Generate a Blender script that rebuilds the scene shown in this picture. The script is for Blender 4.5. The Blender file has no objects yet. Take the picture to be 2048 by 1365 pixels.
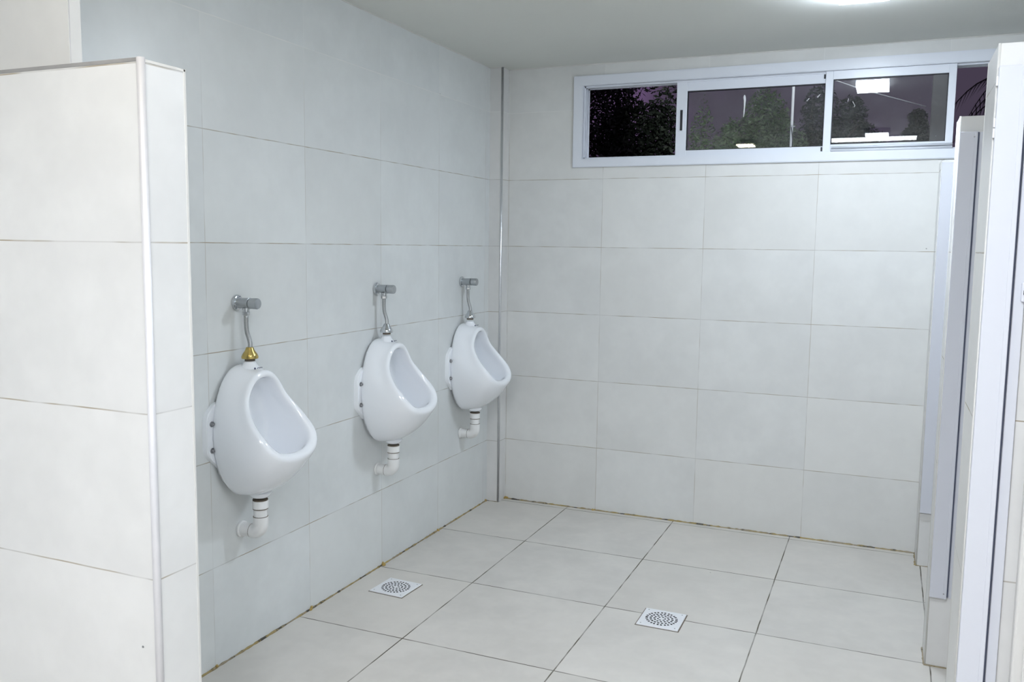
import bpy, bmesh, math, random
from mathutils import Vector, Matrix

sc = bpy.context.scene
COL = sc.collection
V = Vector
pi = math.pi

# ------------------------------------------------------------------ helpers
def link(o, parent=None):
    COL.objects.link(o)
    if parent is not None:
        o.parent = parent
    return o

def tag(o, label=None, cat=None, group=None, kind=None):
    if label: o['label'] = label
    if cat: o['category'] = cat
    if group: o['group'] = group
    if kind: o['kind'] = kind
    return o

def thing(name, label, cat, loc=(0, 0, 0), group=None):
    o = bpy.data.objects.new(name, None)
    o.empty_display_size = 0.1
    link(o); o.location = loc
    return tag(o, label, cat, group, 'thing')

def mesh(name, bm, mats, parent=None, smooth=False, loc=(0, 0, 0), subsurf=0):
    bmesh.ops.recalc_face_normals(bm, faces=bm.faces[:])
    me = bpy.data.meshes.new(name)
    bm.to_mesh(me); bm.free()
    if not isinstance(mats, (list, tuple)): mats = [mats]
    for m in mats: me.materials.append(m)
    if smooth:
        for p in me.polygons: p.use_smooth = True
    o = bpy.data.objects.new(name, me)
    link(o, parent); o.location = loc
    if subsurf:
        s = o.modifiers.new('subsurf', 'SUBSURF'); s.levels = subsurf; s.render_levels = subsurf
    return o

def box(bm, lo, hi, bevel=0.0, seg=2, mat=0):
    lo, hi = V(lo), V(hi)
    r = bmesh.ops.create_cube(bm, size=1.0)
    vs = r['verts']
    for v in vs:
        v.co = V([(lo[i] + hi[i]) / 2 + v.co[i] * (hi[i] - lo[i]) for i in range(3)])
    fs = set(f for v in vs for f in v.link_faces)
    for f in fs: f.material_index = mat
    if bevel > 0:
        es = list(set(e for v in vs for e in v.link_edges))
        r = bmesh.ops.bevel(bm, geom=es, offset=bevel, segments=seg, affect='EDGES', profile=0.5)
        for f in r['faces']: f.material_index = mat

def boxes(*args, **k):
    bm = bmesh.new()
    for a in args: box(bm, *a, **k)
    return bm

def frame_axes(d):
    d = d.normalized()
    a = V((0, 0, 1)) if abs(d.z) < 0.9 else V((1, 0, 0))
    x = d.cross(a).normalized()
    return x, d.cross(x).normalized()

def sweep(bm, pts, rads, n=16, cap=True, mat=0):
    """tube through pts with one radius per point"""
    pts = [V(p) for p in pts]
    rings = []
    px = None
    for i, p in enumerate(pts):
        if i == 0: d = pts[1] - p
        elif i == len(pts) - 1: d = p - pts[i - 1]
        else: d = (pts[i + 1] - p).normalized() + (p - pts[i - 1]).normalized()
        if d.length < 1e-9: d = pts[min(i + 1, len(pts) - 1)] - pts[max(i - 2, 0)]
        d = d.normalized()
        if px is None: x, y = frame_axes(d)
        else:
            x = (px - d * px.dot(d))
            x = x.normalized() if x.length > 1e-6 else frame_axes(d)[0]
            y = d.cross(x)
        px = x
        r = rads if isinstance(rads, (int, float)) else rads[i]
        rings.append([bm.verts.new(p + (x * math.cos(2 * pi * k / n) + y * math.sin(2 * pi * k / n)) * r) for k in range(n)])
    for a, b in zip(rings, rings[1:]):
        for k in range(n):
            f = bm.faces.new((a[k], a[(k + 1) % n], b[(k + 1) % n], b[k])); f.material_index = mat
    if cap:
        bm.faces.new(rings[0]).material_index = mat
        bm.faces.new(rings[-1]).material_index = mat

def lathe(bm, axis_p, axis_d, prof, n=24, mat=0):
    """prof: list of (distance along axis, radius)"""
    p, d = V(axis_p), V(axis_d).normalized()
    x, y = frame_axes(d)
    rings = []
    for t, r in prof:
        rings.append([bm.verts.new(p + d * t + (x * math.cos(2 * pi * k / n) + y * math.sin(2 * pi * k / n)) * r) for k in range(n)])
    for a, b in zip(rings, rings[1:]):
        for k in range(n):
            bm.faces.new((a[k], a[(k + 1) % n], b[(k + 1) % n], b[k])).material_index = mat
    bm.faces.new(rings[0]).material_index = mat
    bm.faces.new(rings[-1]).material_index = mat

def auto_smooth(o, ang=40):
    me = o.data
    for p in me.polygons: p.use_smooth = True
    bm = bmesh.new(); bm.from_mesh(me)
    for e in bm.edges:
        if len(e.link_faces) == 2 and e.calc_face_angle(0) > math.radians(ang): e.smooth = False
    bm.to_mesh(me); bm.free()
    return o

# ------------------------------------------------------------------ materials
def mat_new(name):
    m = bpy.data.materials.new(name); m.use_nodes = True
    nt = m.node_tree
    return m, nt, nt.nodes['Principled BSDF'], nt.nodes['Material Output']

def principled(name, col, rough=0.5, metal=0.0, noise=0.0, scale=20, spec=0.5, coat=0.0):
    m, nt, b, out = mat_new(name)
    b.inputs['Base Color'].default_value = (*col, 1)
    b.inputs['Roughness'].default_value = rough
    b.inputs['Metallic'].default_value = metal
    b.inputs['Specular IOR Level'].default_value = spec
    if coat: b.inputs['Coat Weight'].default_value = coat; b.inputs['Coat Roughness'].default_value = 0.03
    if noise:
        tc = nt.nodes.new('ShaderNodeTexCoord')
        n = nt.nodes.new('ShaderNodeTexNoise'); n.inputs['Scale'].default_value = scale; n.inputs['Detail'].default_value = 5
        nt.links.new(tc.outputs['Object'], n.inputs['Vector'])
        mx = nt.nodes.new('ShaderNodeMix'); mx.data_type = 'RGBA'
        mx.inputs[6].default_value = (*[c * (1 - noise) for c in col], 1)
        mx.inputs[7].default_value = (*[min(1, c * (1 + noise)) for c in col], 1)
        nt.links.new(n.outputs['Fac'], mx.inputs[0])
        nt.links.new(mx.outputs[2], b.inputs['Base Color'])
    return m

def emission(name, col, strength):
    m, nt, b, out = mat_new(name)
    b.inputs['Base Color'].default_value = (0.8, 0.8, 0.8, 1)
    b.inputs['Emission Color'].default_value = (*col, 1)
    b.inputs['Emission Strength'].default_value = strength
    return m

class G:
    """tiny node-graph builder"""
    def __init__(s, nt): s.nt = nt
    def put(s, sock, v):
        if isinstance(v, bpy.types.NodeSocket): s.nt.links.new(v, sock)
        else: sock.default_value = v
    def m(s, op, a, b=0.0, c=0.0):
        n = s.nt.nodes.new('ShaderNodeMath'); n.operation = op
        s.put(n.inputs[0], a); s.put(n.inputs[1], b)
        if op in ('SMOOTH_MIN', 'MULTIPLY_ADD', 'COMPARE', 'WRAP'): s.put(n.inputs[2], c)
        return n.outputs[0]
    def ramp(s, v, a, b, lo=0.0, hi=1.0):
        n = s.nt.nodes.new('ShaderNodeMapRange'); n.interpolation_type = 'SMOOTHSTEP'
        s.put(n.inputs[0], v); s.put(n.inputs[1], a); s.put(n.inputs[2], b); s.put(n.inputs[3], lo); s.put(n.inputs[4], hi)
        return n.outputs[0]
    def noise(s, vec, scale, detail=4, rough=0.55):
        n = s.nt.nodes.new('ShaderNodeTexNoise')
        s.put(n.inputs['Vector'], vec); n.inputs['Scale'].default_value = scale
        n.inputs['Detail'].default_value = detail; n.inputs['Roughness'].default_value = rough
        return n.outputs['Fac']
    def mix(s, f, a, b):
        n = s.nt.nodes.new('ShaderNodeMix'); n.data_type = 'RGBA'
        s.put(n.inputs[0], f)
        for i, v in ((6, a), (7, b)):
            if isinstance(v, tuple): v = (*v, 1)
            s.put(n.inputs[i], v)
        return n.outputs[2]

def tile_mat(name, ua, u0, uw, va, v0, vw, base, grout, gw=0.0028, rough=0.32, vary=0.025, cloud=0.055, uvis=0.75, vvis=1.0, wall_rows=False, gmin=0.25, specks=0.6):
    m, nt, b, out = mat_new(name)
    g = G(nt)
    geo = nt.nodes.new('ShaderNodeNewGeometry')
    sep = nt.nodes.new('ShaderNodeSeparateXYZ'); nt.links.new(geo.outputs['Position'], sep.inputs[0])
    pos = geo.outputs['Position']
    U, W = sep.outputs[ua], sep.outputs[va]
    if wall_rows:                                  # the lowest row of tiles is cut a little shorter
        W = g.m('ADD', W, g.m('MULTIPLY', g.m('LESS_THAN', W, 0.5), 0.006))
    wob = g.m('MULTIPLY', g.m('SUBTRACT', g.noise(pos, 14, 0), 0.5), 0.0016)
    def line(x, x0, w):
        a = g.m('DIVIDE', g.m('SUBTRACT', g.m('ADD', x, wob), x0), w)
        f = g.m('FRACT', a)
        d = g.m('MULTIPLY', g.m('MINIMUM', f, g.m('SUBTRACT', 1.0, f)), w)
        return g.m('FLOOR', a), g.ramp(d, gw * 0.35, gw * 0.75, 1.0, 0.0)
    iu, lu = line(U, u0, uw)
    iv, lv = line(W, v0, vw)
    vis = g.ramp(g.noise(pos, 5.5, 2, 0.7), 0.36, 0.62, gmin, 1.0)
    lines = g.m('MULTIPLY', g.m('MAXIMUM', g.m('MULTIPLY', lu, uvis), g.m('MULTIPLY', lv, vvis)), vis)
    cid = nt.nodes.new('ShaderNodeCombineXYZ')
    nt.links.new(iu, cid.inputs[0]); nt.links.new(iv, cid.inputs[1])
    wn = nt.nodes.new('ShaderNodeTexWhiteNoise'); wn.noise_dimensions = '3D'
    nt.links.new(cid.outputs[0], wn.inputs['Vector'])
    off = nt.nodes.new('ShaderNodeVectorMath'); off.operation = 'MULTIPLY_ADD'
    nt.links.new(wn.outputs['Color'], off.inputs[0]); off.inputs[1].default_value = (7, 7, 7)
    nt.links.new(pos, off.inputs[2])
    pv = off.outputs[0]                            # every tile shows its own piece of the cloud pattern
    c1 = g.ramp(g.noise(pv, 3.2, 4, 0.6), 0.35, 0.68, -1.0, 1.0)
    c2 = g.ramp(g.noise(pv, 11, 2, 0.65), 0.35, 0.7, -0.5, 0.5)
    var = g.m('MULTIPLY', g.m('SUBTRACT', wn.outputs['Value'], 0.5), 2 * vary)
    k = g.m('ADD', g.m('ADD', 1.0, var), g.m('MULTIPLY', g.m('ADD', c1, c2), cloud * 0.6))
    sc_ = nt.nodes.new('ShaderNodeVectorMath'); sc_.operation = 'SCALE'
    sc_.inputs[0].default_value = base; nt.links.new(k, sc_.inputs['Scale'])
    wsep = nt.nodes.new('ShaderNodeSeparateXYZ'); nt.links.new(wn.outputs['Color'], wsep.inputs[0])
    warm = wsep.outputs[1]
    tint = g.mix(g.m('MULTIPLY', warm, 0.35), sc_.outputs[0], tuple(c * t for c, t in zip(base, (1.02, 0.995, 0.96))))
    # rare small dark specks
    vo = nt.nodes.new('ShaderNodeTexVoronoi'); vo.inputs['Scale'].default_value = 3.1
    nt.links.new(pos, vo.inputs['Vector'])
    sp = g.m('MULTIPLY', g.ramp(vo.outputs['Distance'], 0.006, 0.014, 1.0, 0.0), specks)
    tint = g.mix(sp, tint, (0.12, 0.11, 0.1))
    gcol = g.mix(g.ramp(vis, 0.3, 0.9), grout, tuple(min(1, c * t) for c, t in zip(grout, (1.25, 1.15, 0.98))))
    if wall_rows:                                  # the grout high up has stayed clean
        gcol = g.mix(g.ramp(W, 1.9, 2.15), gcol, (0.80, 0.80, 0.78))
    colr = g.mix(lines, tint, gcol)
    nt.links.new(colr, b.inputs['Base Color'])
    rr = g.m('ADD', rough, g.m('MULTIPLY', lines, 0.4))
    rr = g.m('ADD', rr, g.m('MULTIPLY', c1, 0.04))
    nt.links.new(rr, b.inputs['Roughness'])
    b.inputs['Specular IOR Level'].default_value = 0.45
    return m

WALLC = (0.70, 0.725, 0.725)
GROUT = (0.30, 0.285, 0.26)
ROW0, ROWH = -0.0064, 0.3658
FAR = (50.0, 97.0)
M = {}
M['tile_left'] = tile_mat('wall tile left', 1, -2.3099, 0.5425, 2, ROW0, ROWH, WALLC, GROUT, wall_rows=True, uvis=0.45)
M['tile_back'] = tile_mat('wall tile back', 0, 0.6267, 0.5462, 2, ROW0, ROWH, (0.71, 0.715, 0.70), GROUT, wall_rows=True, uvis=0.6)
M['tile_rows'] = tile_mat('wall tile cut pieces', 0, *FAR, 2, ROW0, ROWH, (0.70, 0.70, 0.69), GROUT, wall_rows=True, specks=0.0)
M['tile_right'] = tile_mat('wall tile right', 1, -1.9, 0.5425, 2, ROW0, ROWH, WALLC, GROUT, wall_rows=True, uvis=0.6)
M['floor'] = tile_mat('floor tile', 0, 0.4668, 0.6, 1, -0.6436, 0.6, (0.635, 0.61, 0.57), (0.055, 0.05, 0.035), gw=0.0042, rough=0.36, cloud=0.09, uvis=1.0, gmin=0.5)
M['ceiling'] = principled('ceiling paint', (0.69, 0.70, 0.66), 0.75, noise=0.02, scale=3)
M['plaster'] = principled('white filler', (0.66, 0.65, 0.62), 0.7, noise=0.08, scale=30)
M['alu'] = principled('brushed aluminium', (0.72, 0.73, 0.75), 0.28, metal=1.0, noise=0.05, scale=60)
M['matte_alu'] = principled('matte aluminium edge strip', (0.74, 0.735, 0.76), 0.5, metal=0.45, noise=0.04, scale=30)
M['white_alu'] = principled('white painted aluminium', (0.74, 0.77, 0.83), 0.3, noise=0.015, scale=8)
M['jamb'] = principled('white door frame aluminium', (0.64, 0.655, 0.71), 0.35, noise=0.015, scale=6)
M['brush'] = principled('grey brush seal', (0.15, 0.17, 0.25), 0.7, noise=0.1)
M['gasket'] = principled('black rubber', (0.02, 0.02, 0.025), 0.6, noise=0.1)
M['ceramic'] = principled('glazed white ceramic', (0.885, 0.91, 0.945), 0.07, noise=0.008, scale=6, coat=0.6)
M['chrome'] = principled('chrome', (0.62, 0.64, 0.66), 0.16, metal=1.0, noise=0.06, scale=40)
M['brushed'] = principled('satin chrome', (0.46, 0.48, 0.50), 0.34, metal=1.0, noise=0.08, scale=60)
M['braid'] = principled('braided steel hose', (0.42, 0.43, 0.43), 0.4, metal=1.0, noise=0.3, scale=300)
M['brass'] = principled('worn brass', (0.52, 0.40, 0.14), 0.25, metal=1.0, noise=0.3, scale=45)
M['pvc'] = principled('white plastic pipe', (0.80, 0.80, 0.79), 0.35, noise=0.04, scale=40)
M['ring'] = principled('dark sealing ring', (0.14, 0.11, 0.08), 0.6, noise=0.3, scale=60)
M['navy'] = principled('navy print', (0.02, 0.03, 0.09), 0.4, noise=0.1)
M['hole'] = principled('dark hole', (0.015, 0.015, 0.015), 0.8, noise=0.2)
M['drain'] = principled('white plastic grate', (0.80, 0.81, 0.83), 0.35, noise=0.03, scale=30)
M['door'] = principled('off white door panel', (0.66, 0.65, 0.63), 0.4, noise=0.03, scale=5)
M['steel'] = principled('bolt steel', (0.35, 0.35, 0.36), 0.35, metal=1.0, noise=0.2, scale=80)
M['housing'] = principled('lamp housing', (0.10, 0.10, 0.11), 0.5, noise=0.04)
M['paint'] = principled('white spatter', (0.8, 0.8, 0.82), 0.6, noise=0.05)

# dirty sealant: yellow, brown and black mixed along the bead
def sealant():
    m, nt, b, out = mat_new('stained sealant'); g = G(nt)
    geo = nt.nodes.new('ShaderNodeNewGeometry'); p = geo.outputs['Position']
    a = g.mix(g.ramp(g.noise(p, 6, 3), 0.42, 0.6), (0.36, 0.27, 0.10), (0.30, 0.25, 0.17))
    c = g.mix(g.ramp(g.noise(p, 11, 4, 0.7), 0.50, 0.60), a, (0.05, 0.045, 0.035))
    nt.links.new(c, b.inputs['Base Color']); b.inputs['Roughness'].default_value = 0.55
    return m
M['sealant'] = sealant()
M['amber'] = principled('amber sealant lump', (0.42, 0.29, 0.08), 0.4, noise=0.35, scale=70)
M['grey_grime'] = principled('grimy grey edge', (0.27, 0.265, 0.26), 0.6, noise=0.45, scale=9)

def glass():
    m, nt, b, out = mat_new('dusty window glass'); g = G(nt)
    nt.nodes.remove(b)
    tr = nt.nodes.new('ShaderNodeBsdfTransparent'); tr.inputs[0].default_value = (0.93, 0.95, 0.95, 1)
    gl = nt.nodes.new('ShaderNodeBsdfGlossy'); gl.inputs['Roughness'].default_value = 0.012
    fr = nt.nodes.new('ShaderNodeFresnel'); fr.inputs['IOR'].default_value = 1.5
    mx = nt.nodes.new('ShaderNodeMixShader')
    nt.links.new(fr.outputs[0], mx.inputs[0]); nt.links.new(tr.outputs[0], mx.inputs[1]); nt.links.new(gl.outputs[0], mx.inputs[2])
    df = nt.nodes.new('ShaderNodeBsdfDiffuse'); df.inputs[0].default_value = (0.6, 0.62, 0.66, 1)
    geo = nt.nodes.new('ShaderNodeNewGeometry'); p = geo.outputs['Position']
    vo = nt.nodes.new('ShaderNodeTexVoronoi'); vo.inputs['Scale'].default_value = 22; nt.links.new(p, vo.inputs['Vector'])
    specks = g.m('MULTIPLY', g.ramp(vo.outputs['Distance'], 0.03, 0.055, 0.8, 0.0), g.m('GREATER_THAN', g.noise(p, 13, 2), 0.60))
    dust = g.m('ADD', g.ramp(g.noise(p, 5, 5, 0.7), 0.4, 0.8, 0.012, 0.05), specks)
    m2 = nt.nodes.new('ShaderNodeMixShader')
    nt.links.new(dust, m2.inputs[0]); nt.links.new(mx.outputs[0], m2.inputs[1]); nt.links.new(df.outputs[0], m2.inputs[2])
    nt.links.new(m2.outputs[0], out.inputs['Surface'])
    return m
M['glass'] = glass()

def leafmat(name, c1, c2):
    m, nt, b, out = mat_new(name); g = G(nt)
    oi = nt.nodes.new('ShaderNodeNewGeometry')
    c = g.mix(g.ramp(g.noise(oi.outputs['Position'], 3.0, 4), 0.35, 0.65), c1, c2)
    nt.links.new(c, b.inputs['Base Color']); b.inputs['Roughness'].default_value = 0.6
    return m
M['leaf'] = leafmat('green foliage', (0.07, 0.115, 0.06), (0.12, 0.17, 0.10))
M['leaf_dark'] = leafmat('dark foliage', (0.005, 0.009, 0.006), (0.013, 0.02, 0.014))  # leaf colour darkened to stand for trees no light reaches
M['bark'] = principled('bark', (0.05, 0.04, 0.035), 0.9, noise=0.4, scale=12)
M['grass'] = principled('night lawn', (0.03, 0.05, 0.025), 0.9, noise=0.4, scale=4)
M['concrete'] = principled('outside render', (0.16, 0.16, 0.17), 0.9, noise=0.15, scale=4)
M['pole'] = principled('pale conduit', (0.6, 0.62, 0.66), 0.4, noise=0.05)

# ------------------------------------------------------------------ room shell
CEIL = 2.424
XR, YF = 3.55, -6.8                                # right wall, wall behind the camera
T = 0.15
def struct(name, bm, m, parent=None, smooth=False):
    o = mesh(name, bm, m, parent, smooth)
    o['kind'] = 'structure'
    return o

struct('floor', boxes(((-T, YF - T, -0.12), (XR + T, T, 0.0))), M['floor'])
struct('ceiling', boxes(((-T, YF - T, CEIL), (XR + T, T, CEIL + 0.12))), M['ceiling'])
struct('wall_left', boxes(((-T, YF - T, 0), (0, T, CEIL))), M['tile_left'])
struct('wall_right', boxes(((XR, YF - T, 0), (XR + T, T, CEIL))), M['tile_right'])
struct('wall_front', boxes(((0, YF - T, 0), (XR, YF, CEIL))), M['tile_back'])
WX0, WX1, WZ0, WZ1 = 0.492, 3.02, 1.906, 2.34       # hole for the window
struct('wall_back', boxes(((0, 0, 0), (XR, T, WZ0)), ((0, 0, WZ1), (XR, T, CEIL)), ((0, 0, WZ0), (WX0, T, WZ1)), ((WX1, 0, WZ0), (XR, T, WZ1))), M['tile_back'])

# pilaster in the far left corner, with its aluminium corner strip
pil = struct('wall_corner_pilaster', boxes(((0, -0.0875, 0), (0.0745, 0, CEIL))), M['tile_rows'])
bm = bmesh.new(); sweep(bm, [(0.0715, -0.0845, 0.0), (0.0715, -0.0845, CEIL)], 0.0068, 12)
mesh('corner_strip', bm, M['alu'], pil, smooth=True)['kind'] = 'structure'
# chase standing up behind the near partition
cha = struct('wall_left_chase', boxes(((0, -3.0525, 0), (0.289, -3.018, CEIL))), M['tile_rows'])
bm = bmesh.new(); sweep(bm, [(0.2865, -3.0495, 0.0), (0.2865, -3.0495, CEIL)], 0.0028, 12)
mesh('corner_strip', bm, M['matte_alu'], cha, smooth=True)['kind'] = 'structure'

# filler bead between walls and ceiling
random.seed(3)
def bead(name, p0, p1, r, m, n=80, jit=0.35, lumps=()):
    p0, p1 = V(p0), V(p1)
    bm = bmesh.new()
    pts = [p0.lerp(p1, i / n) for i in range(n + 1)]
    sweep(bm, pts, [r * (1 + random.uniform(-jit, jit)) for _ in pts], 8)
    for t, s in lumps:
        c = p0.lerp(p1, t)
        for k in range(5):
            q = c + V((random.uniform(-1, 1), random.uniform(-1, 1), random.uniform(-0.2, 1.2))) * s * 0.7
            mt = Matrix.Translation(q) @ Matrix.Diagonal((*(random.uniform(0.4, 1.0) for _ in range(3)), 1))
            res = bmesh.ops.create_icosphere(bm, subdivisions=2, radius=s * 0.8, matrix=mt)
            for f in set(f for v in res['verts'] for f in v.link_faces): f.material_index = 1
    o = mesh(name, bm, [m, M['amber']], smooth=True); o['kind'] = 'structure'
    return o
bead('trim_1', (0.0745, -0.001, CEIL), (XR, -0.001, CEIL), 0.0035, M['plaster'])
bead('trim_2', (0.001, YF, CEIL), (0.001, -0.09, CEIL), 0.003, M['plaster'], 120)
bead('trim_3', (0, -0.0885, CEIL), (0.0745, -0.0885, CEIL), 0.003, M['plaster'], 10)
# stained sealant where the walls meet the floor
wl = (2.24 - 0.0745)
bead('trim_4', (0.0765, -0.001, 0), (2.24, -0.001, 0), 0.0056, M['sealant'], 160, 0.4,
     [(0.004, 0.012), ((0.618 - 0.0745) / wl, 0.010), ((1.173 - 0.0745) / wl, 0.006), ((1.719 - 0.0745) / wl, 0.006)])
yl = 3.05 - 0.0875
bead('trim_5', (0.001, -3.05, 0), (0.001, -0.089, 0), 0.0050, M['sealant'], 200, 0.4,
     [((3.05 - 2.31) / yl, 0.011), ((3.05 - 1.767) / yl, 0.011), ((3.05 - 1.225) / yl, 0.013), ((3.05 - 0.682) / yl, 0.010), (0.995, 0.009)])
bead('trim_6', (0.0, -0.0885, 0), (0.076, -0.0885, 0), 0.0025, M['sealant'], 12)

bead('trim_7', (2.246, -1.2545, 0), (3.5, -1.2545, 0), 0.0035, M['sealant'], 60, .4)
bead('trim_8', (2.2465, -1.25, 0), (2.2465, -1.11, 0), 0.0035, M['sealant'], 12, .4)
bead('trim_9', (2.246, -.179, 0), (3.5, -.179, 0), 0.0035, M['sealant'], 60, .4)
bead('trim_10', (2.2465, -.176, 0), (2.2465, -.002, 0), 0.0045, M['sealant'], 14, .5)
# ------------------------------------------------------------------ window
win = bpy.data.objects.new('window_1', None); link(win); win.location = (1.755, 0, 1.883); win['kind'] = 'structure'
wl0 = V(win.location)
def wmesh(name, bm, m, parent=None, smooth=False):
    if parent is None:
        bmesh.ops.translate(bm, verts=bm.verts[:], vec=-wl0)
        return mesh(name, bm, m, win, smooth)
    bmesh.ops.translate(bm, verts=bm.verts[:], vec=-wl0)
    return mesh(name, bm, m, parent, smooth)
CX0, CX1, CZ0, CZ1 = 0.456, 3.056, 1.884, 2.364     # outer edge of casing
IX0, IX1, IZ0, IZ1 = 0.509, 3.003, 1.930, 2.313     # inner edge of casing
bm = bmesh.new()
def casing(bm, lo, hi, ilo, ihi, y0, y1):
    o = [(lo[0], lo[1]), (hi[0], lo[1]), (hi[0], hi[1]), (lo[0], hi[1])]
    i = [(ilo[0], ilo[1]), (ihi[0], ilo[1]), (ihi[0], ihi[1]), (ilo[0], ihi[1])]
    a = [bm.verts.new((x, y0, z)) for x, z in o]; b = [bm.verts.new((x, y0, z)) for x, z in i]
    c = [bm.verts.new((x, y1, z)) for x, z in o]; d = [bm.verts.new((x, y1, z)) for x, z in i]
    for k in range(4):
        j = (k + 1) % 4
        bm.faces.new((a[k], a[j], b[j], b[k])); bm.faces.new((c[k], d[k], d[j], c[j]))
        bm.faces.new((a[k], c[k], c[j], a[j])); bm.faces.new((b[k], b[j], d[j], d[k]))
casing(bm, (CX0, CZ0), (CX1, CZ1), (IX0, IZ0), (IX1, IZ1), -0.013, 0.0005)
es = [e for e in bm.edges if abs(e.verts[0].co.y + 0.013) < 1e-5 and abs(e.verts[1].co.y + 0.013) < 1e-5
      and not (abs(e.verts[0].co.x - e.verts[1].co.x) > 0.001 and abs(e.verts[0].co.z - e.verts[1].co.z) > 0.001)]
bmesh.ops.bevel(bm, geom=es, offset=0.003, segments=2, affect='EDGES')
wmesh('casing', bm, M['white_alu'])
# fixed frame inside the wall: jambs, head and sill with their sliding tracks
bm = bmesh.new()
Y1 = 0.105
box(bm, (WX0 + .001, 0.0, IZ0), (IX0, Y1, IZ1)); box(bm, (IX1, 0.0, IZ0), (WX1 - .001, Y1, IZ1))
box(bm, (WX0 + .001, 0.0, IZ1), (WX1 - .001, Y1, WZ1 - .001)); box(bm, (WX0 + .001, 0.0, WZ0 + .001), (WX1 - .001, Y1, IZ0))
for y in (0.018, 0.048, 0.085):
    box(bm, (IX0, y, IZ0), (IX0 + 0.006, y + 0.006, IZ1)); box(bm, (IX0, y, IZ1 - 0.008), (IX1, y + 0.005, IZ1))
    box(bm, (IX0, y, IZ0), (IX1, y + 0.005, IZ0 + 0.008))
wmesh('frame', bm, M['white_alu'])
# middle stile that both sashes meet at
def sash(name, x0, x1, z0, z1, gx0, gx1, gz0, gz1, y0, y1, m=None):
    bm = bmesh.new()
    box(bm, (x0, y0, z0), (gx0, y1, z1), 0.002); box(bm, (gx1, y0, z0), (x1, y1, z1), 0.002)
    box(bm, (gx0 - .001, y0 + .001, z0), (gx1 + .001, y1 - .001, gz0), 0.002); box(bm, (gx0 - .001, y0 + .001, gz1), (gx1 + .001, y1 - .001, z1), 0.002)
    s = wmesh(name, bm, M['white_alu'])
    yg = (y0 + y1) / 2
    bm = bmesh.new()                              # black glazing seal around the pane
    w = 0.004
    box(bm, (gx0, y0 + .003, gz0), (gx0 + w, y1 - .003, gz1)); box(bm, (gx1 - w, y0 + .003, gz0), (gx1, y1 - .003, gz1))
    box(bm, (gx0, y0 + .003, gz0), (gx1, y1 - .003, gz0 + w * .6)); box(bm, (gx0, y0 + .003, gz1 - w), (gx1, y1 - .003, gz1))
    wmesh('glazing_seal', bm, M['gasket'], s)
    g_ = wmesh('glass_pane', boxes(((gx0 + .001, yg - .002, gz0 + .001), (gx1 - .001, yg + .002, gz1 - .001))), M['glass'], s)
    return s, g_
s1, g1 = sash('sash', 1.006, 1.762, IZ0, IZ1, 1.061, 1.730, 1.961, 2.260, 0.022, 0.046)
s2, g2 = sash('sash', 1.731, 2.296, IZ0, IZ1, 1.766, 2.264, 1.966, 2.272, 0.002, 0.018)
# long fixed lite behind the stalls: the far right part of the window stands open like the left part
bm = bmesh.new()                                  # recessed pull on the left sash
box(bm, (1.0275, 0.0185, 2.062), (1.0405, 0.0215, 2.166), 0.001)
wmesh('pull_handle', bm, M['gasket'], s1)
bm = bmesh.new(); box(bm, (1.0225, 0.0195, 2.056), (1.0455, 0.0217, 2.172), 0.001)
wmesh('handle_plate', bm, M['white_alu'], s1)
for z in (2.291, 1.946):
    bm = bmesh.new(); box(bm, (1.7215, 0.0165, z - .010), (1.7285, 0.0222, z + .010), 0.001)
    wmesh('rubber_stop', bm, M['gasket'], s1)
# rounded ledges on the sill under the right sash
bm = bmesh.new()
for z, y in ((1.951, 0.0), (1.936, -0.006)):
    sweep(bm, [(1.77, y, z), (2.296, y, z)], 0.006, 10)
wmesh('sill_bead', bm, M['white_alu'], s2, smooth=True)
# pale runs and flecks dried on the panes
def blot(pts, w):
    bm = bmesh.new()
    sweep(bm, [V(p) for p in pts], w, 8)
    return bm
yg = 0.0318
def streak(p, w, par):
    wmesh('dried_drip', blot(p, w), M['paint'], par, smooth=True)
streak([(1.347, yg, 2.226), (1.347, yg, 2.215), (1.349, yg, 2.20), (1.3485, yg, 2.17), (1.3475, yg, 2.145), (1.346, yg, 2.118)], [.003, .0065, .0055, .0035, .003, .0015], g1)
streak([(1.645, yg, 2.181), (1.657, yg, 2.194)], .0018, g1)
streak([(1.694, yg, 2.196), (1.708, yg, 2.212)], [.004, .001], g1)
yg2 = 0.0078
streak([(1.857, yg2, 2.165), (1.868, yg2, 2.145), (1.864, yg2, 2.138)], .0012, g2)
streak([(1.835, yg2, 2.165), (1.838, yg2, 2.18)], .0012, g2)

# ------------------------------------------------------------------ partitions
def corner_strip(parent, org, x, y, z0, z1, r=0.006, m='alu'):
    bm = bmesh.new()
    sweep(bm, [(x - org[0], y - org[1], z0 - org[2]), (x - org[0], y - org[1], z1 - org[2])], r, 12)
    return mesh('corner_strip', bm, M[m], parent, smooth=True)

# near left: low tiled screen beside the urinals
org = (0.315, -3.115, 0)
up = thing('urinal_partition', 'white tiled low partition in the left foreground with metal edge strip', 'partition', org)
PX, PY0, PY1, PZ = 0.632, -3.177, -3.053, 1.833
mesh('tiled_panel', boxes(((0 - org[0] + .0005, PY0 - org[1], 0), (PX - org[0], PY1 - org[1], PZ - 0.004))), M['tile_rows'], up)
corner_strip(up, org, PX - 0.0045, PY0 + 0.0045, 0, PZ, 0.0088, 'matte_alu')
bm = bmesh.new(); box(bm, (0.001 - org[0], PY0 - .001 - org[1], PZ - .009), (PX - .006 - org[0], PY0 + .014 - org[1], PZ), 0.002)
mesh('top_edge_strip', bm, M['grey_grime'], up)
bm = bmesh.new(); box(bm, (PX - .003 - org[0], PY0 + .009 - org[1], PZ - .009), (PX + .001 - org[0], PY1 - org[1], PZ - .003), 0.001)
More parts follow.
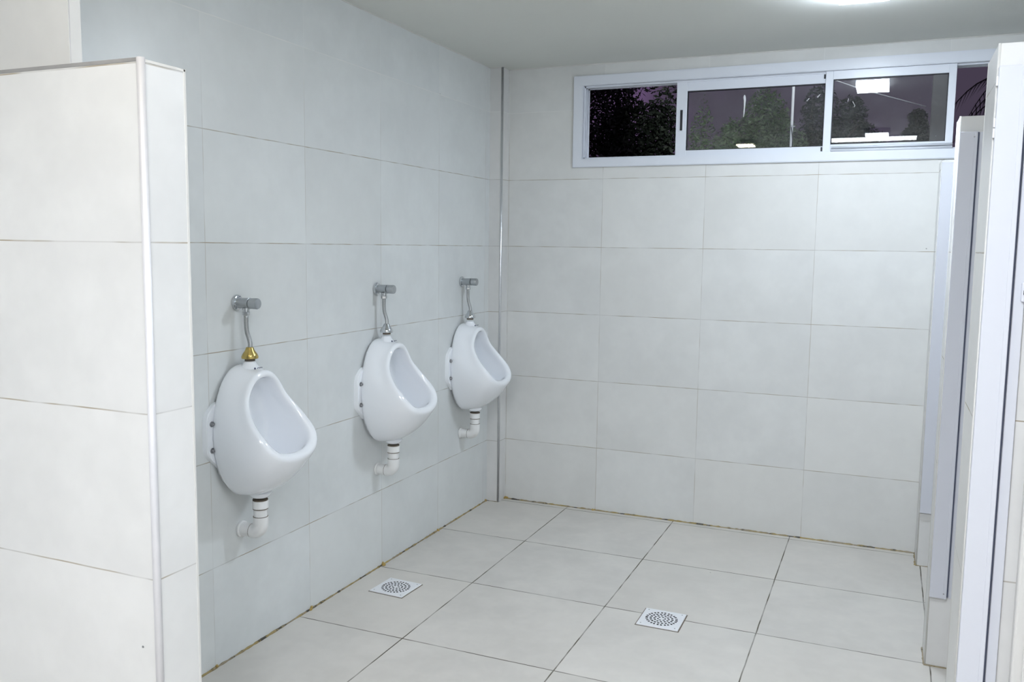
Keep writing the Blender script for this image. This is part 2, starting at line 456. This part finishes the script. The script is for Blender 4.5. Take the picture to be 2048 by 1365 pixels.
box(bm, (PX - .003 - org[0], PY1 - .006 - org[1], 0), (PX + .001 - org[0], PY1 + .001 - org[1], PZ - .003), 0.001)
mesh('filler_edge', bm, M['plaster'], up)
# screw holes low on the panel
for (x, z) in ((0.585, 0.566), (0.545, 0.385)):
    bm = bmesh.new(); lathe(bm, (x - org[0], PY0 - .0006 - org[1], z), (0, 1, 0), [(0, .0028), (.001, .0028)], 10)
    mesh('screw_hole', bm, M['steel'], up)

# right: stall partitions whose narrow ends face the aisle
XS, JZ0, JZ1 = 2.248, 0.257, 1.852
def stall(label, y0, y1, ztop, jamb_front, jamb_rear, depth=XR):
    org = (XS + 0.1, (y0 + y1) / 2, 0)
    t = thing('stall_partition', label, 'partition', org, 'tiled stall partitions on the right')
    mesh('tiled_panel', boxes(((0 - .1, y0 - org[1], 0), (depth - .0005 - org[0], y1 - org[1], ztop))), M['tile_rows'], t)
    for yy, s in ((y0, 1), (y1, -1)):
        bm = bmesh.new(); sweep(bm, [(-.1 + .0025, yy + s * .0025 - org[1], 0), (-.1 + .0025, yy + s * .0025 - org[1], ztop + .0005)], .0035, 10)
        mesh('corner_strip', bm, M['plaster'], t, smooth=True)
    def jamb(y, s):
        # s=-1: on the face towards the camera; a square tube with a groove and a flat flange beside it
        def b(bm, x0, x1, d0, d1):
            ya, yb = sorted((y + s * d0 - org[1], y + s * d1 - org[1]))
            box(bm, (x0 - org[0], ya, JZ0), (x1 - org[0], yb, JZ1), 0.0015)
        bm = bmesh.new()
        b(bm, XS + .002, XS + .053, 0.0005, 0.020); b(bm, XS + .045, XS + .055, 0.0005, 0.022)
        o = mesh('door_jamb', bm, M['jamb'], t)
        bm = bmesh.new(); b(bm, XS + .0555, XS + .0605, 0.0005, 0.003)
        mesh('brush_seal', bm, M['brush'], o)  # dark strip laid in the jamb groove in place of its shade
        bm = bmesh.new(); b(bm, XS + .061, XS + .082, 0.0005, 0.007)
        mesh('jamb_flange', bm, M['jamb'], o)
        return o
    j = None
    if jamb_front: j = jamb(y0, -1)
    if jamb_rear: jamb(y1, 1)
    return t, j, org
p1, j1, o1 = stall('nearest tall stall partition end, at the right edge, with wide white door jamb', -2.388, -2.165, 1.902, True, True)
p2, j2, o2 = stall('middle stall partition end on the right with lavender white jamb stopping above the floor', -1.253, -1.105, 1.905, True, True)
p3, j3, o3 = stall('farthest stall partition end standing against the back wall under the window', -0.177, -0.002, 1.862, True, False)
# small hinge knuckles and the latch keeper on the nearest jamb
for z in (1.822, 1.735, 1.713):
    bm = bmesh.new(); box(bm, (XS - .0015 - o1[0], -2.399 - o1[1], z - .010), (XS + .003 - o1[0], -2.389 - o1[1], z + .010), 0.001)
    mesh('hinge_tab', bm, M['paint'], j1)
bm = bmesh.new(); box(bm, (XS + .074 - o1[0], -2.404 - o1[1], 1.352), (XS + .102 - o1[0], -2.3885 - o1[1], 1.395), 0.004)
mesh('latch_keeper', bm, M['jamb'], j1)
bm = bmesh.new(); box(bm, (XS + .078 - o1[0], -2.406 - o1[1], 1.368), (XS + .103 - o1[0], -2.4035 - o1[1], 1.378), 0.001)
mesh('latch_slot', bm, M['gasket'], j1)
# screws on the middle jamb
for z in (1.835, 0.275):
    bm = bmesh.new(); lathe(bm, (XS + .046 - o2[0], -1.2755 - o2[1], z), (0, 1, 0), [(0, .002), (.002, .003)], 10)
    mesh('screw', bm, M['steel'], j2)

# door of the nearest cubicle, swung in flat along the partition
dorg = (2.36, -2.44, 0.02)
dr = thing('door_1', 'off white open cubicle door folded against nearest stall partition at right edge', 'door', dorg); dr['kind'] = 'structure'
dx = XS + 0.104 - dorg[0]
mesh('door_leaf', boxes(((dx, 0.0, 0.0), (dx + 0.62, 0.030, 1.66)), bevel=0.006, seg=3), M['door'], dr)
bm = bmesh.new(); box(bm, (dx + .02, -.006, .2), (dx + .60, .0005, 1.46), 0.003)
mesh('inset_panel', bm, M['door'], dr)
bm = bmesh.new(); sweep(bm, [(dx + .55, 0, .95), (dx + .55, -.04, .95), (dx + .55, -.04, 1.08), (dx + .55, 0, 1.08)], .007, 10)
mesh('door_handle', bm, M['steel'], dr, smooth=True)
for xx in (dx + .08, dx + .54):
    bm = bmesh.new(); box(bm, (xx - .015, .004, -.02), (xx + .015, .026, .0005))
    mesh('door_foot', bm, M['steel'], dr)

# ------------------------------------------------------------------ urinals
def bez(p0, p1, p2, p3, t):
    s = 1 - t
    return p0 * (s ** 3) + p1 * (3 * s * s * t) + p2 * (3 * s * t * t) + p3 * (t ** 3)

def cat(pts, n):
    """closed Catmull-Rom resampled to n points, uniform in parameter"""
    m = len(pts); out = []
    for i in range(n):
        u = i * m / n; k = int(u); f = u - k
        a, b, c, d = (pts[(k + j - 1) % m] for j in range(4))
        out.append(0.5 * ((2 * b) + (c - a) * f + (2 * a - 5 * b + 4 * c - d) * f * f + (3 * b - a - 3 * c + d) * f ** 3))
    return out

def mirror(half):
    """half: points from top (y=0) to bottom (y=0) on the +y side"""
    return half + [V((p.x, -p.y, p.z)) for p in reversed(half[1:-1])]

Z0 = 0.578
def urinal_body():
    B = mirror([V((0, y, z - Z0)) for y, z in ((0, 1.042), (.045, 1.034), (.078, 1.010), (.104, .978), (.128, .930), (.146, .872), (.152, .80), (.146, .735), (.122, .665), (.078, .606), (.035, .583), (0, .578))])
    R = mirror([V((x, y, z - Z0)) for x, y, z in ((.110, 0, 1.014), (.108, .042, 1.004), (.108, .076, .972), (.114, .100, .928), (.140, .121, .884), (.172, .132, .842), (.205, .131, .804), (.224, .117, .774), (.234, .093, .753), (.239, .060, .742), (.242, .028, .738), (.243, 0, .737))])
    n = 48
    B, R = cat(B, n), cat(R, n)
    cen = sum(R, V()) / n
    bm = bmesh.new(); rings = []
    prof = []
    for i in range(n):
        t_ = (R[(i + 1) % n] - R[i - 1]).normalized()
        out = (R[i] - cen); out = (out - t_ * out.dot(t_)).normalized()
        nrm = t_.cross(out).normalized()
        if nrm.x < 0: nrm = -nrm
        # blend: near the lip the rim faces up, elsewhere forward
        b0, Rr = B[i], R[i]
        down = max(0.0, min(1.0, (0.80 + 0.0 - (b0.z + Z0)) / 0.2))      # 1 at the bottom half
        top = max(0.0, min(1.0, ((b0.z + Z0) - 0.95) / 0.08))
        lip = max(0.0, min(1.0, (Rr.x - .15) / .11))
        r = 0.0130 + 0.0070 * max(0.0, min(1.0, (Rr.x - .11) / .11))
        S = Rr + out * r
        span = (S - b0).length
        side = V((0, 1 if b0.y > 0 else -1, 0)) * (0.014 * min(1, abs(b0.y) / .1))
        c1 = b0 + V((0.42 * span, 0, 0)) + side * 1.0 + V((0, 0, 0.004 * top))
        c2 = S - nrm * (0.32 * span) + out * (0.018 * down + 0.006 + 0.020 * lip) + V((0, 0, -0.014 * down + 0.014 * top))
        outer = [bez(b0, c1, c2, S, k / 9) for k in range(9)]
        rim = [Rr + out * (r * math.cos(a)) + nrm * (r * 0.9 * math.sin(a)) for a in (0, pi * .25, pi * .5, pi * .75, pi)]
        E = rim[-1]
        # inside: sinks to the back of the bowl
        back = V((0.032, b0.y * 0.60, (0.81 - Z0) + ((b0.z + Z0) - 0.81) * 0.62))
        c3 = E - nrm * 0.05 + out * 0.010
        c4 = back + V((0.055, 0, 0)) + (back - V((0.032, 0, 0.81 - Z0))) * 0.30 + V((0.05 * down, 0, -0.05 * down))
        inner = [bez(E, c3, c4, back, k / 8) for k in range(1, 9)]
        prof.append([b0 + V((0, 0, 0))] + outer[1:] + rim + inner)
    m = len(prof[0])
    grid = [[bm.verts.new(prof[i][k]) for i in range(n)] for k in range(m)]
    for k in range(m - 1):
        for i in range(n):
            bm.faces.new((grid[k][i], grid[k][(i + 1) % n], grid[k + 1][(i + 1) % n], grid[k + 1][i]))
    c = bm.verts.new((0.030, 0, 0.81 - Z0))
    for i in range(n): bm.faces.new((grid[-1][i], grid[-1][(i + 1) % n], c))
    bm.faces.new(grid[0])
    # inlet neck on top
    lathe(bm, (0.052, 0, 1.022 - Z0), (0, 0, 1), [(0, .044), (.010, .034), (.018, .026), (.026, .0215), (.031, .0205), (.032, .018)], 24)
    # outlet collar underneath
    lathe(bm, (0.086, 0, 0.576 - Z0), (0, 0, 1), [(0, .028), (.006, .034), (.03, .05)], 24)
    return bm

def ear(s):
    bm = bmesh.new()
    # rounded plate: outline in (y, z), extruded in x
    ol = [(.120, .925), (.140, .918), (.156, .905), (.170, .892), (.178, .872), (.180, .83), (.180, .78), (.177, .757), (.166, .742), (.150, .728), (.132, .712), (.120, .70)]
    lo = [bm.verts.new((0.0, s * y, z - Z0)) for y, z in ol]
    hi = [bm.verts.new((0.018, s * (y - .004 if y > .15 else y), z - Z0)) for y, z in ol]
    for k in range(len(ol)):
        j = (k + 1) % len(ol)
        bm.faces.new((lo[k], lo[j], hi[j], hi[k]))
    bm.faces.new(lo); bm.faces.new(hi)
    es = [e for e in bm.edges if all(v in hi for v in e.verts)]
    bmesh.ops.bevel(bm, geom=es, offset=0.004, segments=3, affect='EDGES')
    return bm

def make_urinal(label, y, dz):
    t = thing('urinal', label, 'urinal', (0, y, Z0 + dz), 'urinals along the left wall')
    body = mesh('bowl', urinal_body(), M['ceramic'], t, smooth=True, subsurf=1)
    for s in (-1, 1):
        e = mesh('mounting_ear', ear(s), M['ceramic'], t, smooth=True)
        auto_smooth(e, 35)
        for z in (.857, .767):
            bm = bmesh.new()
            lathe(bm, (0.0175, s * .155, z - Z0), (1, 0, 0), [(0, .0095), (.002, .009), (.0025, .006), (.007, .0058), (.010, .0045), (.0105, .002)], 12)
            mesh('bolt', bm, M['steel'], e, smooth=False)
    # maker's mark: a small diamond and a wavy stroke
    bm = bmesh.new()
    def pt(yy, k): return V((.096 + k * .006, yy, 1.0335 - Z0 - k * .002))
    sweep(bm, [pt(-.031, 0), pt(-.027, 0), pt(-.024, 0)], [.0012, .0040, .0012], 6)
    sweep(bm, [pt(-.017, .3), pt(-.010, -.2), pt(-.004, .3), pt(.003, -.2), pt(.010, .2)], .0012, 6)
    mesh('emblem', bm, M['navy'], t)
    bm = bmesh.new()
    for yy in (-.018, -.006, .006, .018):
        box(bm, (.098, yy - .0035, .9985 - Z0), (.101, yy + .0035, 1.0015 - Z0))
    mesh('flush_slots', bm, M['hole'], t)
    return t

def make_valve(label, y, dz, cap):
    zc = 1.252 + dz
    t = thing('flush_valve', label, 'flush valve', (0, y, zc), 'chrome flush valves above the urinals')
    def part(name, prof, p, d, m, n=28, par=t):
        bm = bmesh.new(); lathe(bm, p, d, prof, n)
        return auto_smooth(mesh(name, bm, M[m], par), 35)
    part('wall_flange', [(0, .0265), (.003, .0275), (.008, .026), (.011, .020)], (0.0003, 0, 0), (1, 0, 0), 'chrome')
    b = part('valve_body', [(0, .0175), (.044, .0185), (.046, .0195), (.049, .0195), (.050, .017)], (.009, 0, 0), (1, 0, 0), 'brushed')
    part('push_button', [(0, .0165), (.001, .0185), (.028, .0190), (.031, .0175), (.0315, .010)], (.0605, 0, 0), (1, 0, 0), 'brushed')
    part('outlet_stub', [(0, .012), (.013, .0115)], (.040, 0, -.016), (0, 0, -1), 'chrome', par=b)
    part('nut', [(0, .0118), (.001, .0128), (.010, .0128), (.013, .0105)], (.040, 0, -.029), (0, 0, -1), 'chrome', n=6)
    bm = bmesh.new()
    P = [V((.040, 0, -.041)), V((.040, 0, -.075)), V((.042, .001, -.10)), V((.0475, .004, -.122)), V((.052, .004, -.14)), V((.053, .001, -.158))]
    pts = []
    for i in range(len(P) - 1):
        a, b2, c, d = P[max(i - 1, 0)], P[i], P[i + 1], P[min(i + 2, len(P) - 1)]
        for f in (0, .25, .5, .75):
            pts.append(0.5 * ((2 * b2) + (c - a) * f + (2 * a - 5 * b2 + 4 * c - d) * f * f + (3 * b2 - a - 3 * c + d) * f ** 3))
    pts.append(P[-1])
    sweep(bm, pts, .0078, 14)
    mesh('flexible_pipe', bm, M['braid'], t, smooth=True)
    part('bell_cap', [(0, .011), (.004, .0135), (.012, .0165), (.024, .0250), (.033, .0288), (.039, .0282), (.041, .020)], (.053, 0, -.150), (0, 0, -1), cap)
    part('gasket', [(0, .0175), (.007, .0175)], (.053, 0, -.1905), (0, 0, -1), 'ring')
    return t

def make_pipe(label, y, dz):
    zt = 0.577 + dz
    t = thing('drain_pipe', label, 'pipe', (0, y, .455 + dz), 'white drain pipes under the urinals')
    zo = .455 + dz
    def L(z): return z - .455
    def part(name, prof, p, d, m):
        bm = bmesh.new(); lathe(bm, p, d, prof, 28)
        return auto_smooth(mesh(name, bm, M[m], t), 35)
    X = .086
    part('seal_ring', [(0, .0262), (.004, .0262)], (X, 0, L(.5745)), (0, 0, -1), 'ring')
    part('collar', [(0, .0265), (.002, .0275), (.026, .0275), (.028, .026)], (X, 0, L(.570)), (0, 0, -1), 'pvc')
    part('joint_ring', [(0, .0262), (.003, .0262)], (X, 0, L(.5425)), (0, 0, -1), 'ring')
    part('pipe', [(0, .0235), (.035, .0235)], (X, 0, L(.540)), (0, 0, -1), 'pvc')
    part('joint_ring', [(0, .0255), (.002, .0255)], (X, 0, L(.5135)), (0, 0, -1), 'ring')
    bm = bmesh.new()
    pts = [V((X, 0, L(.512))), V((X, 0, L(.486)))]
    rc = .030
    for k in range(0, 9):
        a = k / 8 * pi / 2
        pts.append(V((X - rc + rc * math.cos(a), 0, L(.486) - rc * math.sin(a))))
    pts += [V((X - rc - .006, 0, L(.456)))]
    sweep(bm, pts, [.0265, .0265] + [.0262] * 9 + [.0262], 24)
    auto_smooth(mesh('elbow', bm, M['pvc'], t), 50)
    part('joint_ring', [(0, .0255), (.0022, .0255)], (X - rc - .006, 0, L(.456)), (-1, 0, 0), 'ring')
    part('pipe', [(0, .0238), (.045, .0238)], (X - rc - .007, 0, L(.456)), (-1, 0, 0), 'pvc')
    part('wall_flange', [(0, .026), (.003, .0285), (.009, .0285), (.010, .0275)], (.0105, 0, L(.456)), (-1, 0, 0), 'pvc')
    return t

UR = [(-2.165, 0.0, 'nearest', 'brass'), (-1.266, .008, 'middle', 'chrome'), (-0.430, .011, 'farthest', 'chrome')]
lab_u = ['large looking white ceramic urinal nearest the camera, beside the foreground partition',
         'white ceramic urinal in the middle of the three on the left wall',
         'white ceramic urinal farthest away, next to the corner pilaster']
lab_v = ['chrome push flush valve with brass coloured cap above the nearest urinal',
         'chrome push flush valve with chrome cap above the middle urinal',
         'chrome push flush valve above the farthest urinal, near the corner pilaster']
lab_p = ['white plastic elbow drain pipe under the nearest urinal',
         'white plastic elbow drain pipe under the middle urinal',
         'white plastic elbow drain pipe under the farthest urinal, near the corner']
for i, (y, dz, w, cap) in enumerate(UR):
    make_urinal(lab_u[i], y, dz)
    make_valve(lab_v[i], y, dz * 1.6, cap)
    make_pipe(lab_p[i], y, dz - .004)

# ------------------------------------------------------------------ floor drains
def make_drain(label, cx, cy, rot, half):
    t = thing('floor_drain', label, 'drain', (cx, cy, 0), 'square floor drains')
    t.rotation_euler.z = rot
    bm = bmesh.new(); N = 144
    rad = [.005, .0085, .014, .019, .0255, .0305, .0375, .0425, .0505]
    cnt = {0: 0, 1: 6, 3: 12, 5: 18, 7: 26}
    k0 = half / .08
    rad = [r * k0 * 1.22 for r in rad]
    rings = [[bm.verts.new((r * math.cos(2 * pi * k / N), r * math.sin(2 * pi * k / N), .005)) for k in range(N)] for r in rad]
    def sq(a, h):
        c, s = math.cos(a), math.sin(a); q = h / max(abs(c), abs(s))
        return (c * q, s * q)
    rings.append([bm.verts.new((*sq(2 * pi * k / N, half * .98), .005)) for k in range(N)])
    rings.append([bm.verts.new((*sq(2 * pi * k / N, half), .003)) for k in range(N)])
    rings.append([bm.verts.new((*sq(2 * pi * k / N, half), .0002)) for k in range(N)])
    for j in range(len(rings) - 1):
        c = cnt.get(j, 0)
        for k in range(N):
            if c and ((k * c / N) % 1.0) < 0.55: continue
            bm.faces.new((rings[j][k], rings[j][(k + 1) % N], rings[j + 1][(k + 1) % N], rings[j + 1][k]))
    bm.faces.new(rings[0])
    mesh('grate', bm, M['drain'], t)
    bm = bmesh.new(); lathe(bm, (0, 0, .0003), (0, 0, 1), [(0, .066 * k0), (.0012, .066 * k0)], 48)
    mesh('drain_well', bm, M['hole'], t)
    bm = bmesh.new(); box(bm, (-half - .004, -half - .004, .0001), (half + .004, half + .004, .0009))
    mesh('joint_filler', bm, M['ring'], t)
    for sx in (-1, 1):
        for sy in (-1, 1):
            bm = bmesh.new(); lathe(bm, (sx * half * .82, sy * half * .82, .0046), (0, 0, 1), [(0, .0032), (.0008, .0028)], 12)
            mesh('screw', bm, M['steel'], t)
    return t
make_drain('white square floor drain grate near the left wall, in front of the urinals', 0.197, -1.434, -0.045, .080)
make_drain('white square floor drain grate in the middle of the floor, nearer the stalls', 1.309, -1.2755, 0.0, .082)

# ------------------------------------------------------------------ lamps and added fill panels
def lamp(label, x0, x1, y0, y1, zb, m, lens=.012, rim=.012, group='ceiling lamps'):
    t = thing('ceiling_light', label, 'lamp', ((x0 + x1) / 2, (y0 + y1) / 2, CEIL), group)
    hx, hy = (x1 - x0) / 2, (y1 - y0) / 2
    d = zb - CEIL
    mesh('housing', boxes(((-hx - rim, -hy - rim, d + lens), (hx + rim, hy + rim, -.0005)), bevel=.002), M['housing'], t)
    bm = boxes(((-hx, -hy, d), (hx, hy, d + lens - .0005)))
    bm.faces.ensure_lookup_table()
    bmesh.ops.delete(bm, geom=[f for f in bm.faces if f.calc_center_median().z > d + lens - .001], context='FACES_ONLY')
    mesh('diffuser', bm, m, t)
    return t
E_COOL = emission('cool lamp glow', (0.84, 0.945, 1.07), 120.0)
E_AISLE = emission('aisle lamp glow', (0.86, 0.945, 1.06), 60.0)
E_WARM = emission('warm lamp glow', (1.0, 0.88, 0.68), 32.0)
E_BOUNCE_PATCH = emission('panel glow', (0.92, 0.96, 1.0), 22.0)  # added emitter standing in for the flash-lit patch of ceiling
E_REAR_FILL = emission('rear lamp glow', (0.97, 0.97, 1.02), 84.0)  # added fill from behind the camera, no fixture known there
E_BOUNCE_FILL = emission('entrance lamp glow', (0.93, 0.96, 1.05), 62.0)  # added fill imitating flash bounced off the ceiling over the camera
lamp('rectangular white ceiling lamp glowing above the window wall, at the top edge', 1.83, 2.004, -1.15, -0.89, 2.390, E_COOL, lens=.030, rim=-.006)
lamp('rectangular white ceiling lamp over the aisle, seen mirrored in the right window pane', 1.83, 2.0, -3.32, -3.05, 2.372, E_AISLE)
lamp('small warm ceiling lamp near the foreground partition, seen mirrored in the left window pane', 0.75, 0.89, -3.665, -3.48, 2.375, E_WARM, rim=.02)
lamp('wide white ceiling panel above the entrance, mirrored as a bright band in the pane', 1.47, 2.215, -3.76, -3.55, 2.40, E_BOUNCE_PATCH)
lamp('rectangular white ceiling lamp at the rear of the room behind the camera', 1.25, 1.55, -5.9, -5.6, 2.385, E_REAR_FILL)

lamp('large square white ceiling lamp just above the entrance, over the camera', 1.45, 1.85, -4.9, -4.5, 2.385, E_BOUNCE_FILL)

# ------------------------------------------------------------------ outside
struct('ground', boxes(((-14, T + .02, -.35), (16, 26, -.15))), M['grass'])
def crown(bm, c, r, n, leaf, rnd, shape='round'):
    for _ in range(n):
        while True:
            p = V((rnd.uniform(-1, 1), rnd.uniform(-1, 1), rnd.uniform(-1, 1)))
            if shape == 'cone':
                h = (p.z + 1) / 2
                if math.hypot(p.x, p.y) < (1 - h) ** .8: break
            elif p.length < 1 and p.length > 0.25: break
        q = V(c) + V((p.x * r[0], p.y * r[1], p.z * r[2]))
        d = V((rnd.gauss(0, 1), rnd.gauss(0, 1), rnd.gauss(0, .7))).normalized()
        s = d.cross(V((rnd.gauss(0, 1), rnd.gauss(0, 1), rnd.gauss(0, 1)))).normalized()
        l = leaf * rnd.uniform(.6, 1.4)
        a, b, c2, e = q - d * l * .5, q + s * l * .18, q + d * l * .5, q - s * l * .18
        bm.faces.new([bm.verts.new(x) for x in (a, b, c2, e)])
def tree(name, label, x, y, blobs, m, seed, leaf=.12, shape='round', trunk=True, group='trees outside the window', h=2.2):
    rnd = random.Random(seed)
    t = thing(name, label, 'tree', (x, y, -.15), group)
    bm = bmesh.new()
    for (c, r, n) in blobs: crown(bm, (c[0] - x, c[1] - y, c[2] + .15), r, n, leaf, rnd, shape)
    mesh('foliage', bm, M[m], t)
    bm = bmesh.new()
    sweep(bm, [(0, 0, -.02), (.03, 0, h * .5), (0, .02, h), (.05, 0, h * 1.5)], [.13, .1, .07, .02], 10)
    for k in range(7 if name == 'bare_tree' else 0):
        a = rnd.uniform(0, 2 * pi); z = h * rnd.uniform(.8, 1.2)
        sweep(bm, [(0, 0, z), (math.cos(a) * .3, math.sin(a) * .3, z + .3), (math.cos(a) * .7, math.sin(a) * .6, z + .75)], [.04, .03, .008], 6)
    mesh('trunk', bm, M['bark'], t, smooth=True)
    return t
rnd = random.Random(5)
tree('dark_tree', 'near black leafy tree seen through the open left part of the window', -1.0, 5.6,
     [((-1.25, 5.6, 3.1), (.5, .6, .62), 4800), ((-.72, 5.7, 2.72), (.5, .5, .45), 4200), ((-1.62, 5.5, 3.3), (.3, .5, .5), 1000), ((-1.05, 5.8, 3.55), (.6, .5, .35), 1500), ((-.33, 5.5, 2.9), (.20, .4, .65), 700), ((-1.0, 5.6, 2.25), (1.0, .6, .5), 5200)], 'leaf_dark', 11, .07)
tree('conifer_tree', 'narrow green conifer lit beyond the left window pane', .15, 6.3,
     [((-.10, 6.3, 2.58), (.44, .3, .74), 3600), ((.22, 6.35, 2.45), (.34, .3, .64), 2400)], 'leaf', 12, .055, 'cone', h=1.3)
tree('broad_tree', 'broad bushy green tree lit beyond the middle of the left window pane', .45, 7.7,
     [((.45, 7.7, 3.12), (.31, .4, .46), 2600), ((.60, 7.7, 2.9), (.26, .4, .40), 1800), ((.12, 7.6, 2.85), (.30, .4, .34), 1900), ((.84, 7.7, 2.78), (.17, .3, .26), 700), ((.3, 7.6, 2.5), (.8, .4, .36), 3200)], 'leaf', 13, .055, h=1.9)
tree('bare_tree', 'thin dark tree with bare forked limbs behind the pale pole', .84, 9.6,
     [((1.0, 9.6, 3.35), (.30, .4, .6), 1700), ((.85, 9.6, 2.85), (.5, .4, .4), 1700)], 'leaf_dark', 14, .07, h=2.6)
tree('dark_shrub', 'dark shrubby tree behind the left half of the right window pane', 1.42, 11.2,
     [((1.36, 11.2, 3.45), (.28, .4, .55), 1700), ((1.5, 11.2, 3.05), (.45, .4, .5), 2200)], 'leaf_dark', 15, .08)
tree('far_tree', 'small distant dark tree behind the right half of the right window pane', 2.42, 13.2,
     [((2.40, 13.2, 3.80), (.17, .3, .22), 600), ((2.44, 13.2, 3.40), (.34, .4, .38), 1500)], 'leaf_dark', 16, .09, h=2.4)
# palm at the right
pm = thing('palm_tree', 'palm tree with drooping fronds beyond the open right part of the window', 'tree', (3.55, 6.2, -.15), 'trees outside the window')
bm = bmesh.new(); sweep(bm, [(0, 0, -.02), (.03, 0, 1.4), (0, 0, 3.1)], [.17, .14, .13], 12)
mesh('trunk', bm, M['bark'], pm, smooth=True)
bm = bmesh.new(); rnd = random.Random(8)
for k in range(22):
    a = 2 * pi * k / 22 + rnd.uniform(-.1, .1); up_ = rnd.uniform(.15, .75); ln = rnd.uniform(.85, 1.15)
    pts = []
    for j in range(13):
        s = j / 12
        pts.append(V((math.cos(a) * s * ln, math.sin(a) * s * ln, 3.1 + up_ * math.sin(s * 2.2) * ln - .55 * s * s * ln)))
    sweep(bm, pts, [.014 * (1 - j / 13) + .002 for j in range(13)], 5)
    for j in range(2, 12):
        d = (pts[j + 1] - pts[j]).normalized(); sd = d.cross(V((0, 0, 1))).normalized()
        for q in (-1, 1):
            for f in (0, .5):
                p = pts[j].lerp(pts[j + 1], f)
                tip = p + (d * .16 + sd * q * .15 + V((0, 0, -.10))) * (1.1 - .4 * j / 12)
                w = d * .009
                bm.faces.new([bm.verts.new(x) for x in (p - w, p + w, tip)])
mesh('fronds', bm, M['leaf_dark'], pm)
# pale conduit outside with clamp and loose cable
pc = thing('conduit_pole', 'thin pale vertical conduit with clamp outside the left window pane', 'pole', (1.52, .62, -.15))
bm = bmesh.new(); sweep(bm, [(0, 0, -.02), (0, 0, 2.75)], .0075, 12); mesh('tube', bm, M['pole'], pc, smooth=True)
bm = bmesh.new(); lathe(bm, (0, 0, 2.28), (0, 0, 1), [(0, .008), (.018, .008)], 14); sweep(bm, [(0, 0, 2.285), (.018, -.002, 2.29)], .003, 8)
mesh('clamp', bm, M['pole'], pc)
bm = bmesh.new(); sweep(bm, [(-.002, -.008, 2.285), (.005, -.010, 2.255), (.010, -.010, 2.22), (.009, -.010, 2.18), (.0, -.009, 2.14), (-.012, -.008, 2.10)], .0022, 8)
mesh('cable', bm, M['gasket'], pc, smooth=True)
cb = thing('stay_wire', 'thin pale stay wire slanting down outside the panes', 'wire', (1.55, .9, 2.5))
bm = bmesh.new(); sweep(bm, [(-.25, 0, .14), (0, 0, -.005), (.32, 0, -.135), (.65, 0, -.245)], .0028, 8)
mesh('strand', bm, M['pole'], cb, smooth=True)
cl = thing('corner_post', 'dark upright concrete post outside the right window pane', 'post', (2.26, 1.0, -.15))
mesh('shaft', boxes(((-.03, -.05, -.02), (.07, .05, 3.3))), M['concrete'], cl)
mesh('post_cap', boxes(((-.05, -.07, 3.3), (.09, .07, 3.34))), M['concrete'], cl)

# unseen spot added to light the green trees
fl = bpy.data.lights.new('garden_floodlight', 'SPOT'); fl.energy = 800; fl.color = (0.9, 1.0, 0.85); fl.spot_size = math.radians(34); fl.spot_blend = .8; fl.shadow_soft_size = .15
fo = bpy.data.objects.new('garden_floodlight', fl); link(fo); fo.location = (1.1, .8, 3.6)
fo.rotation_euler = (V((.4, 7.3, 2.7)) - V(fo.location)).to_track_quat('-Z', 'Y').to_euler()

ol = bpy.data.lights.new('outdoor_wall_lamp', 'POINT'); ol.energy = 26; ol.color = (0.95, 0.98, 1.0); ol.shadow_soft_size = .08  # unseen point light added to brighten the pole and stay wire
oo = bpy.data.objects.new('outdoor_wall_lamp', ol); link(oo); oo.location = (1.75, .28, 2.95)
# dusk sky
w = bpy.data.worlds.new('dusk'); sc.world = w; w.use_nodes = True
nt = w.node_tree; g = G(nt); bg = nt.nodes['Background']
tc = nt.nodes.new('ShaderNodeTexCoord')
c = g.mix(g.ramp(g.noise(tc.outputs['Generated'], 6, 3), .48, .66), (0.055, 0.043, 0.068), (0.11, 0.068, 0.145))
nt.links.new(c, bg.inputs[0]); bg.inputs[1].default_value = 1.0

# ------------------------------------------------------------------ camera
f_px = 1757.69568
C = V((2.05642521, -4.57171989, 1.45888246))
rv = V((0.103781111, 0.402693887, 0.0343010842))
# world -> camera axes (x right, y down, z forward), calibrated from the tile grids
Bm = Matrix(((1, 0, 0), (0, 0, -1), (0, 1, 0)))
Rm = Matrix.Rotation(rv.length, 3, rv.normalized()) @ Bm
cam = bpy.data.cameras.new('camera'); co = bpy.data.objects.new('camera', cam); link(co)
fl_ = Matrix(((1, 0, 0), (0, -1, 0), (0, 0, -1)))
co.matrix_world = Matrix.Translation(C) @ (fl_ @ Rm).transposed().to_4x4()
cam.sensor_fit = 'HORIZONTAL'; cam.sensor_width = 36; cam.lens = f_px / 2048 * 36
cam.clip_start = .02
sc.camera = co

vs = sc.view_settings
vs.view_transform = 'Standard'; vs.look = 'None'; vs.gamma = 1; vs.use_curve_mapping = False
vs.exposure = 0.12
sc.cycles.max_bounces = 7; sc.cycles.diffuse_bounces = 4; sc.cycles.glossy_bounces = 4; sc.cycles.transparent_max_bounces = 10
sc.cycles.use_adaptive_sampling = True; sc.cycles.adaptive_threshold = 0.05
sc.cycles.use_denoising = True
sc.cycles.caustics_reflective = False; sc.cycles.caustics_refractive = False
sc.cycles.sample_clamp_indirect = 6
